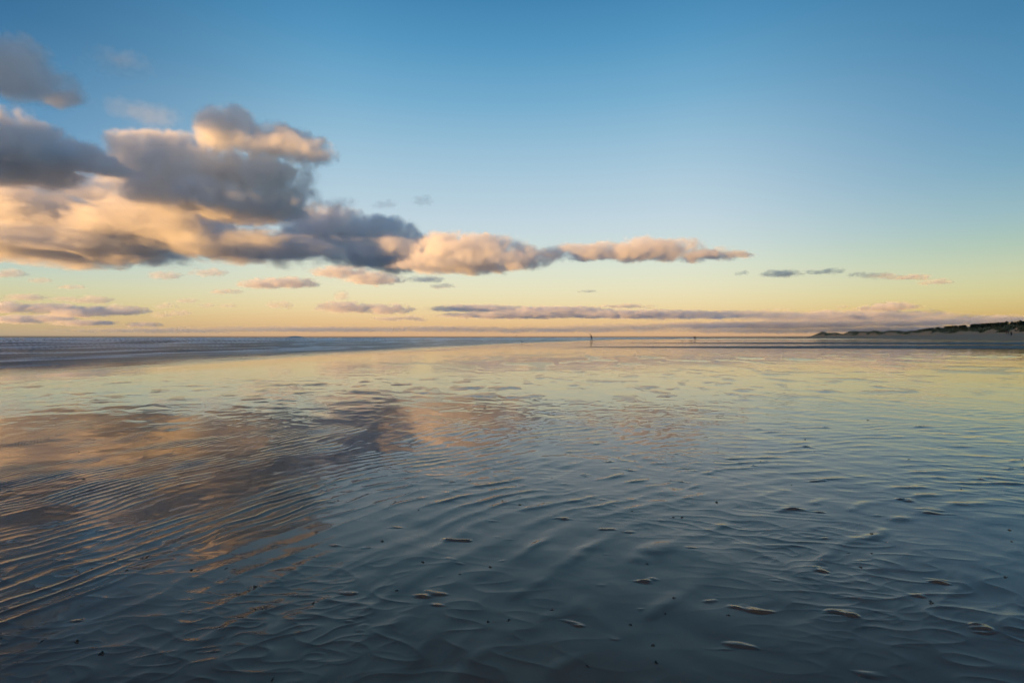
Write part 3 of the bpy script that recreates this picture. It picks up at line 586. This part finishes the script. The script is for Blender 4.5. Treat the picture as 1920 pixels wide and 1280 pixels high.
# ------------------------------------------------------------------ clouds
def cloud_material(dens):
    m = bpy.data.materials.new('cloud_vapour'); m.use_nodes = True; t = m.node_tree; t.nodes.clear()
    o = t.nodes.new('ShaderNodeOutputMaterial'); v = t.nodes.new('ShaderNodeVolumePrincipled')
    v.inputs['Color'].default_value = (1, 1, 1, 1); v.inputs['Density'].default_value = dens
    v.inputs['Anisotropy'].default_value = 0.0
    t.links.new(v.outputs[0], o.inputs['Volume'])
    return m
CM = {}
def cloud(name, D, blobs, voxel_px=2.2, dp=0.045, noise=0.9, nscale=60.0, edge=0.35, seed=0.0, label=None, group=None, thick=0.7, flat=1.0, billows=0.5, core=1.0, fray=0.55):
    """One cloud: soft ellipsoids given as bearing, height and size at distance D, broken up by noise, baked to a density grid."""
    k = D / F
    bl = []; dens = dp / k
    for b in blobs:
        cx, cy_, rx, ry = b[:4]; dy = b[4] if len(b) > 4 else 0.0; rd = b[5] if len(b) > 5 else max(ry * 1.2, rx * thick); w = b[6] if len(b) > 6 else 1.0
        bl.append(((cx - 960) * k, D + dy * k, (HZ - cy_) * k + CAM_H, rx * k, rd * k, ry * k, w))
    lo = Vector([min(b[i] - b[i + 3] * 1.25 for b in bl) for i in range(3)]); hi = Vector([max(b[i] + b[i + 3] * 1.25 for b in bl) for i in range(3)])
    ctr = (lo + hi) / 2
    me = bpy.data.volumes.new(name); ob = bpy.data.objects.new(name, me); COL.objects.link(ob); ob.location = ctr
    g = bpy.data.node_groups.new(name, 'GeometryNodeTree')
    g.interface.new_socket('Geometry', in_out='INPUT', socket_type='NodeSocketGeometry')
    g.interface.new_socket('Geometry', in_out='OUTPUT', socket_type='NodeSocketGeometry')
    n = g.nodes.new; l = g.links.new
    def M(op, *a):
        m = n('ShaderNodeMath'); m.operation = op
        for i, v in enumerate(a):
            if isinstance(v, (int, float)): m.inputs[i].default_value = v
            else: l(v, m.inputs[i])
        return m.outputs[0]
    def VM(op, *a, o=0):
        m = n('ShaderNodeVectorMath'); m.operation = op
        for i, v in enumerate(a):
            if hasattr(v, 'is_output'): l(v, m.inputs[i])
            else: m.inputs[i].default_value = v
        return m.outputs[o]
    pos = n('GeometryNodeInputPosition').outputs[0]
    S = nscale * k
    def NZ(vec, scale, detail, rough=0.55, dist=0.0):
        t = n('ShaderNodeTexNoise'); t.noise_dimensions = '3D'; t.inputs['Scale'].default_value = scale
        t.inputs['Detail'].default_value = detail; t.inputs['Roughness'].default_value = rough; t.inputs['Distortion'].default_value = dist
        l(vec, t.inputs['Vector']); return t
    p_seed = VM('ADD', VM('SCALE', pos), (seed * 17.3, seed * 7.1, seed * 3.7))
    p_seed.node.inputs[0].links[0].from_node.inputs[3].default_value = 1.0 / S
    p_seed = VM('MULTIPLY', p_seed, (1.0, 1.0, flat))
    warped = pos
    if True:
        wn = NZ(p_seed, 0.6, 2)
        off = VM('SCALE', VM('SUBTRACT', wn.outputs['Color'], (0.5, 0.5, 0.5)))
        off.node.inputs[3].default_value = S * 0.9
        warped = VM('ADD', pos, off)
    acc = None
    for (x, y, z, rx, ry, rz, w) in bl:
        c = Vector((x, y, z)) - ctr
        q = VM('MULTIPLY', VM('SUBTRACT', warped, tuple(c)), (1 / rx, 1 / ry, 1 / rz))
        s = n('ShaderNodeSeparateXYZ'); l(q, s.inputs[0])
        zz = M('MAXIMUM', s.outputs[2], M('MULTIPLY', s.outputs[2], -1.5))   # flatter underneath
        cb = n('ShaderNodeCombineXYZ'); l(s.outputs[0], cb.inputs[0]); l(s.outputs[1], cb.inputs[1]); l(zz, cb.inputs[2])
        d = M('MULTIPLY', M('SUBTRACT', 1.0, VM('LENGTH', cb.outputs[0], o=1)), w)
        if acc is None: acc = d
        else: acc = M('SMOOTH_MAX', acc, d, 0.15)
    fb = NZ(p_seed, 1.0, 7, 0.68, 0.7)
    fine = NZ(p_seed, 4.2, 4, 0.62, 0.4)
    bill = NZ(p_seed, 2.2, 3, 0.5)
    billow = M('SUBTRACT', 0.25, M('ABSOLUTE', M('SUBTRACT', bill.outputs[0], 0.5)))
    core_acc = M('MULTIPLY', acc, core)
    near = n('ShaderNodeMapRange'); l(acc, near.inputs[0]); near.inputs[1].default_value = -0.24; near.inputs[2].default_value = 0.12
    tot = M('ADD', core_acc, M('MULTIPLY', near.outputs[0], M('ADD', M('ADD', M('MULTIPLY', M('SUBTRACT', fb.outputs[0], 0.5), noise * 1.5), M('MULTIPLY', M('SUBTRACT', fine.outputs[0], 0.5), noise * fray)), M('MULTIPLY', M('SUBTRACT', billow, 0.12), noise * billows))))
    mr = n('ShaderNodeMapRange'); mr.interpolation_type = 'SMOOTHSTEP'; l(tot, mr.inputs[0])
    mr.inputs[1].default_value = 0.02; mr.inputs[2].default_value = edge; mr.inputs[3].default_value = 0; mr.inputs[4].default_value = 1
    vc = n('GeometryNodeVolumeCube'); l(mr.outputs[0], vc.inputs['Density'])
    vc.inputs['Min'].default_value = lo - ctr; vc.inputs['Max'].default_value = hi - ctr
    vx = voxel_px * k
    for ax, i in zip('XYZ', range(3)):
        f = 2.4 if i == 1 else 1.0
        vc.inputs['Resolution ' + ax].default_value = max(8, int((hi[i] - lo[i]) / (vx * f)))
    key = round(dens, 5)
    if key not in CM: CM[key] = cloud_material(dens)
    sm = n('GeometryNodeSetMaterial'); sm.inputs['Material'].default_value = CM[key]; l(vc.outputs[0], sm.inputs[0])
    go = n('NodeGroupOutput'); l(sm.outputs[0], go.inputs[0]); n('NodeGroupInput')
    md = ob.modifiers.new('density', 'NODES'); md.node_group = g
    me.materials.append(CM[key])
    ob['label'] = label or 'cloud'; ob['category'] = 'cloud'
    if group: ob['group'] = group
    return ob


SOFT = dict(dp=0.075, edge=0.75, noise=2.6, core=0.95)
cloud('cloud', 2000, [(0, 120, 100, 55), (60, 165, 95, 45), (120, 188, 50, 22)], seed=1, dp=0.035, edge=.7, noise=1.5, nscale=50, label='thin grey cloud highest on the sea side, above the dark heavy one')
cloud('cloud', 2000, [(225, 122, 70, 26), (290, 222, 60, 32), (225, 205, 50, 20)], seed=8, dp=0.005, edge=.9, noise=1.7, label='faint torn shreds of cloud floating in blue sky above the bank', nscale=36)
cloud('cloud', 2800, [(20, 300, 150, 70), (0, 245, 80, 45), (60, 250, 60, 25)], seed=2, label='dark slate grey cloud at the sea side edge hiding part of the bank', **SOFT)
cloud('cloud', 2850, [(165, 300, 70, 26), (215, 322, 60, 20)], seed=12, label='short dark arm of cloud reaching out in front of the orange glow', nscale=40, **SOFT)
cloud('cloud', 3300, [(300, 315, 105, 66), (350, 365, 130, 50), (430, 385, 170, 40), (520, 375, 80, 42), (265, 285, 50, 34), (450, 268, 62, 50, -40), (530, 288, 85, 40, -40), (592, 302, 62, 34, -40), (500, 335, 95, 48, -20), (420, 330, 120, 52, 0)], seed=3, nscale=50, label='big grey cloud with pale pink tops leaning over the orange bank', **SOFT)
cloud('cloud', 3800, [(30, 395, 200, 66), (180, 360, 110, 45), (290, 430, 220, 55), (120, 468, 250, 40), (440, 462, 190, 42), (570, 470, 80, 34)], seed=4, label='long flat based cloud bank glowing orange on the sea side', dp=0.07, edge=0.7, noise=1.7, core=0.9, flat=2.1, billows=0.1, nscale=80)
cloud('cloud', 4300, [(620, 435, 95, 50), (705, 442, 90, 36), (740, 480, 150, 36)], seed=5, nscale=40, label='dark blue grey cloud joining the bank to the peach cloud', **SOFT)
cloud('cloud', 2500, [(880, 476, 118, 40), (960, 486, 85, 24), (870, 497, 140, 19)], seed=6, nscale=40, label='puffy peach topped cloud over the middle of the sea', **SOFT)
cloud('cloud', 2600, [(1100, 476, 85, 16), (1210, 472, 112, 22), (1322, 480, 88, 11)], seed=7, nscale=30, label='long slim peach cloud alone over the flat, beyond the puffy one', **SOFT)
LOW = dict(dp=0.09, edge=0.45, noise=1.9, core=0.5, nscale=14, voxel_px=1.4, flat=1.7, billows=0.3)
cloud('cloud', 7000, [(640, 512, 60, 14), (700, 524, 60, 16)], seed=9, label='pinkish grey cloud just under the dark one, longest of the low middle ones', **LOW)
cloud('cloud', 7000, [(490, 534, 45, 12), (545, 532, 55, 13)], seed=10, label='small ragged cloud with a pink middle below the bank', **LOW)
cloud('cloud', 8000, [(650, 578, 60, 13), (725, 581, 55, 12)], seed=11, label='pink cloud with a blue grey end low over the sea', **LOW)
cloud('cloud', 9000, [(900, 579, 100, 7), (1040, 584, 120, 9), (1180, 590, 150, 8), (960, 592, 140, 6)], seed=12, label='long ragged pink cloud streak behind the stooping walker', **LOW)
cloud('cloud', 9500, [(1340, 592, 190, 7), (1570, 594, 200, 10), (1480, 609, 260, 6), (1710, 604, 170, 9), (1760, 618, 200, 5), (1850, 599, 100, 8)], seed=13, label='long pink and mauve cloud bank behind the dunes', dp=0.045, edge=.6, noise=2.2, core=0.55, nscale=24, voxel_px=1.4, flat=2.6, billows=.3)
cloud('cloud', 10500, [(1250, 613, 260, 5), (1480, 620, 260, 6), (1000, 619, 300, 4)], seed=14, label='thin mauve cloud layer lowest over the horizon before the dunes', dp=0.007, edge=.6, noise=1.6, nscale=24, voxel_px=1.4)
cloud('cloud', 8000, [(1672, 576, 48, 10), (1640, 579, 40, 6)], seed=15, label='small flat pink cloud right above the dune bank', **LOW)
cloud('cloud', 7000, [(1465, 514, 42, 8)], seed=16, label='small blue grey cloud, darkest of the row over the dunes', dp=0.05, edge=.45, noise=1.9, core=0.5, nscale=14, voxel_px=1.4, flat=1.5)
cloud('cloud', 10500, [(600, 618, 300, 6), (300, 620, 200, 6), (820, 615, 160, 5)], seed=17, label='thin hazy cloud layer along the sea horizon', dp=0.006, edge=.7, noise=1.1, nscale=16, voxel_px=1.4)
cloud('cloud', 8200, [(10, 578, 50, 15)], seed=18, label='pink and blue cloud cut by the sea side edge, low down', **LOW)
cloud('cloud', 8400, [(100, 580, 60, 12), (150, 588, 60, 10)], seed=19, label='low cloud beside the edge one, blue on top', **LOW)
cloud('cloud', 8600, [(190, 582, 45, 9), (238, 584, 42, 12)], seed=20, label='low cloud ending the cluster with a pink hump', **LOW)
cloud('cloud', 9000, [(30, 600, 60, 10), (95, 598, 50, 9), (160, 606, 60, 7)], seed=21, label='layered low clouds nearest the sea horizon in the cluster', **LOW)
cloud('cloud', 9200, [(268, 609, 36, 6)], seed=22, label='little flat pink cloud just outside the low cluster', **LOW)
SMALL = [(10, 513, 32, 10, 'small pink cloud at the edge below the bank'), (75, 526, 18, 6, 0), (135, 538, 22, 5, 0), (48, 558, 34, 8, 'flat pink cloud above the low cluster'), (118, 560, 20, 5, 0), (168, 563, 34, 8, 'thin pink cloud above the end of the low cluster'),
 (310, 517, 26, 9, 'wispy blue grey shred hanging under the bank'), (392, 512, 30, 9, 'second wispy shred hanging under the bank, nearer its end'), (424, 547, 26, 6, 'tiny pink cloud under the wispy shreds'), (350, 564, 18, 6, 0), (312, 574, 18, 7, 0), (338, 587, 18, 7, 0), (304, 590, 18, 8, 0), (388, 573, 15, 5, 0), (426, 573, 16, 4, 0), (345, 613, 10, 3, 0),
 (525, 572, 22, 9, 'faint torn small cloud before the pink and blue one'), (640, 556, 12, 12, 'tiny hook of cloud standing over the pink and blue one'), (800, 524, 30, 8, 'thin broken shred trailing under the puffy peach cloud'), (830, 537, 22, 6, 'little cloudlet below the puffy peach cloud'), (750, 597, 45, 5, 'thin streak below the pink and blue cloud'),
 (640, 382, 26, 13, 'small grey puff just off the end of the big grey cloud'), (722, 384, 20, 10, 'fainter grey puff beside the one off the big cloud'), (793, 377, 16, 12, 'last faint puff in open blue sky'),
 (1390, 512, 12, 5, 0), (1548, 509, 30, 6, 'pale pink cloudlet next to the blue grey one'), (1608, 515, 16, 6, 0), (1648, 517, 26, 7, 'pink cloudlet in the middle of the row over the dunes'), (1705, 520, 34, 6, 'longest pale cloudlet of the row over the dunes'), (1754, 529, 26, 7, 'last and lowest cloudlet of the row over the dunes'), (1579, 575, 12, 4, 0), (1100, 546, 16, 3, 0), (1170, 575, 50, 4, 'thin streak lying over the long pink cloud')]
for i_, (cx, cy_, rx, ry, lab) in enumerate(SMALL):
    cloud('cloud', 7500 if cy_ > 400 else 3600, [(cx - rx * .35, cy_ + 1, rx * .9, ry * .95), (cx + rx * .35, cy_, rx * .9, ry)], seed=30 + i_, dp=0.05 if cy_ > 400 else 0.02, edge=.45, noise=2.0, core=0.5, nscale=max(5, rx * .4), flat=1.5, voxel_px=1.3,
          label=lab or ('tiny scrap of cloud in the yellow sky over the sea' if cx < 960 else 'tiny scrap of cloud in the sky over the flat'), group=None if lab else ('scraps of cloud over the sea' if cx < 960 else 'scraps of cloud over the flat'))

# unseen clouds added to keep the low sun off the grey clouds in view
cloud('cloud', 1800, [(-1173, 135, 270, 125, -60, 340), (-1080, -60, 270, 100, -190, 110), (-1173, 258, 220, 62, -213, 95)], seed=77, dp=0.05, edge=.6, noise=1.0, nscale=110, voxel_px=8, label='broad unseen cloud added to shade the grey clouds over the bank')
cloud('cloud', 1950, [(-1010, 377, 150, 46, 0, 330)], seed=78, dp=0.05, edge=.6, noise=1.0, nscale=60, voxel_px=5, label='low flat unseen cloud added to shade the base of the orange bank')
cloud('cloud', 650, [(-4950, -900, 450, 420, 0, 560)], seed=79, dp=0.012, edge=.6, noise=.8, nscale=320, voxel_px=26, label='high unseen cloud added to shade the thin grey cloud highest on the sea side')
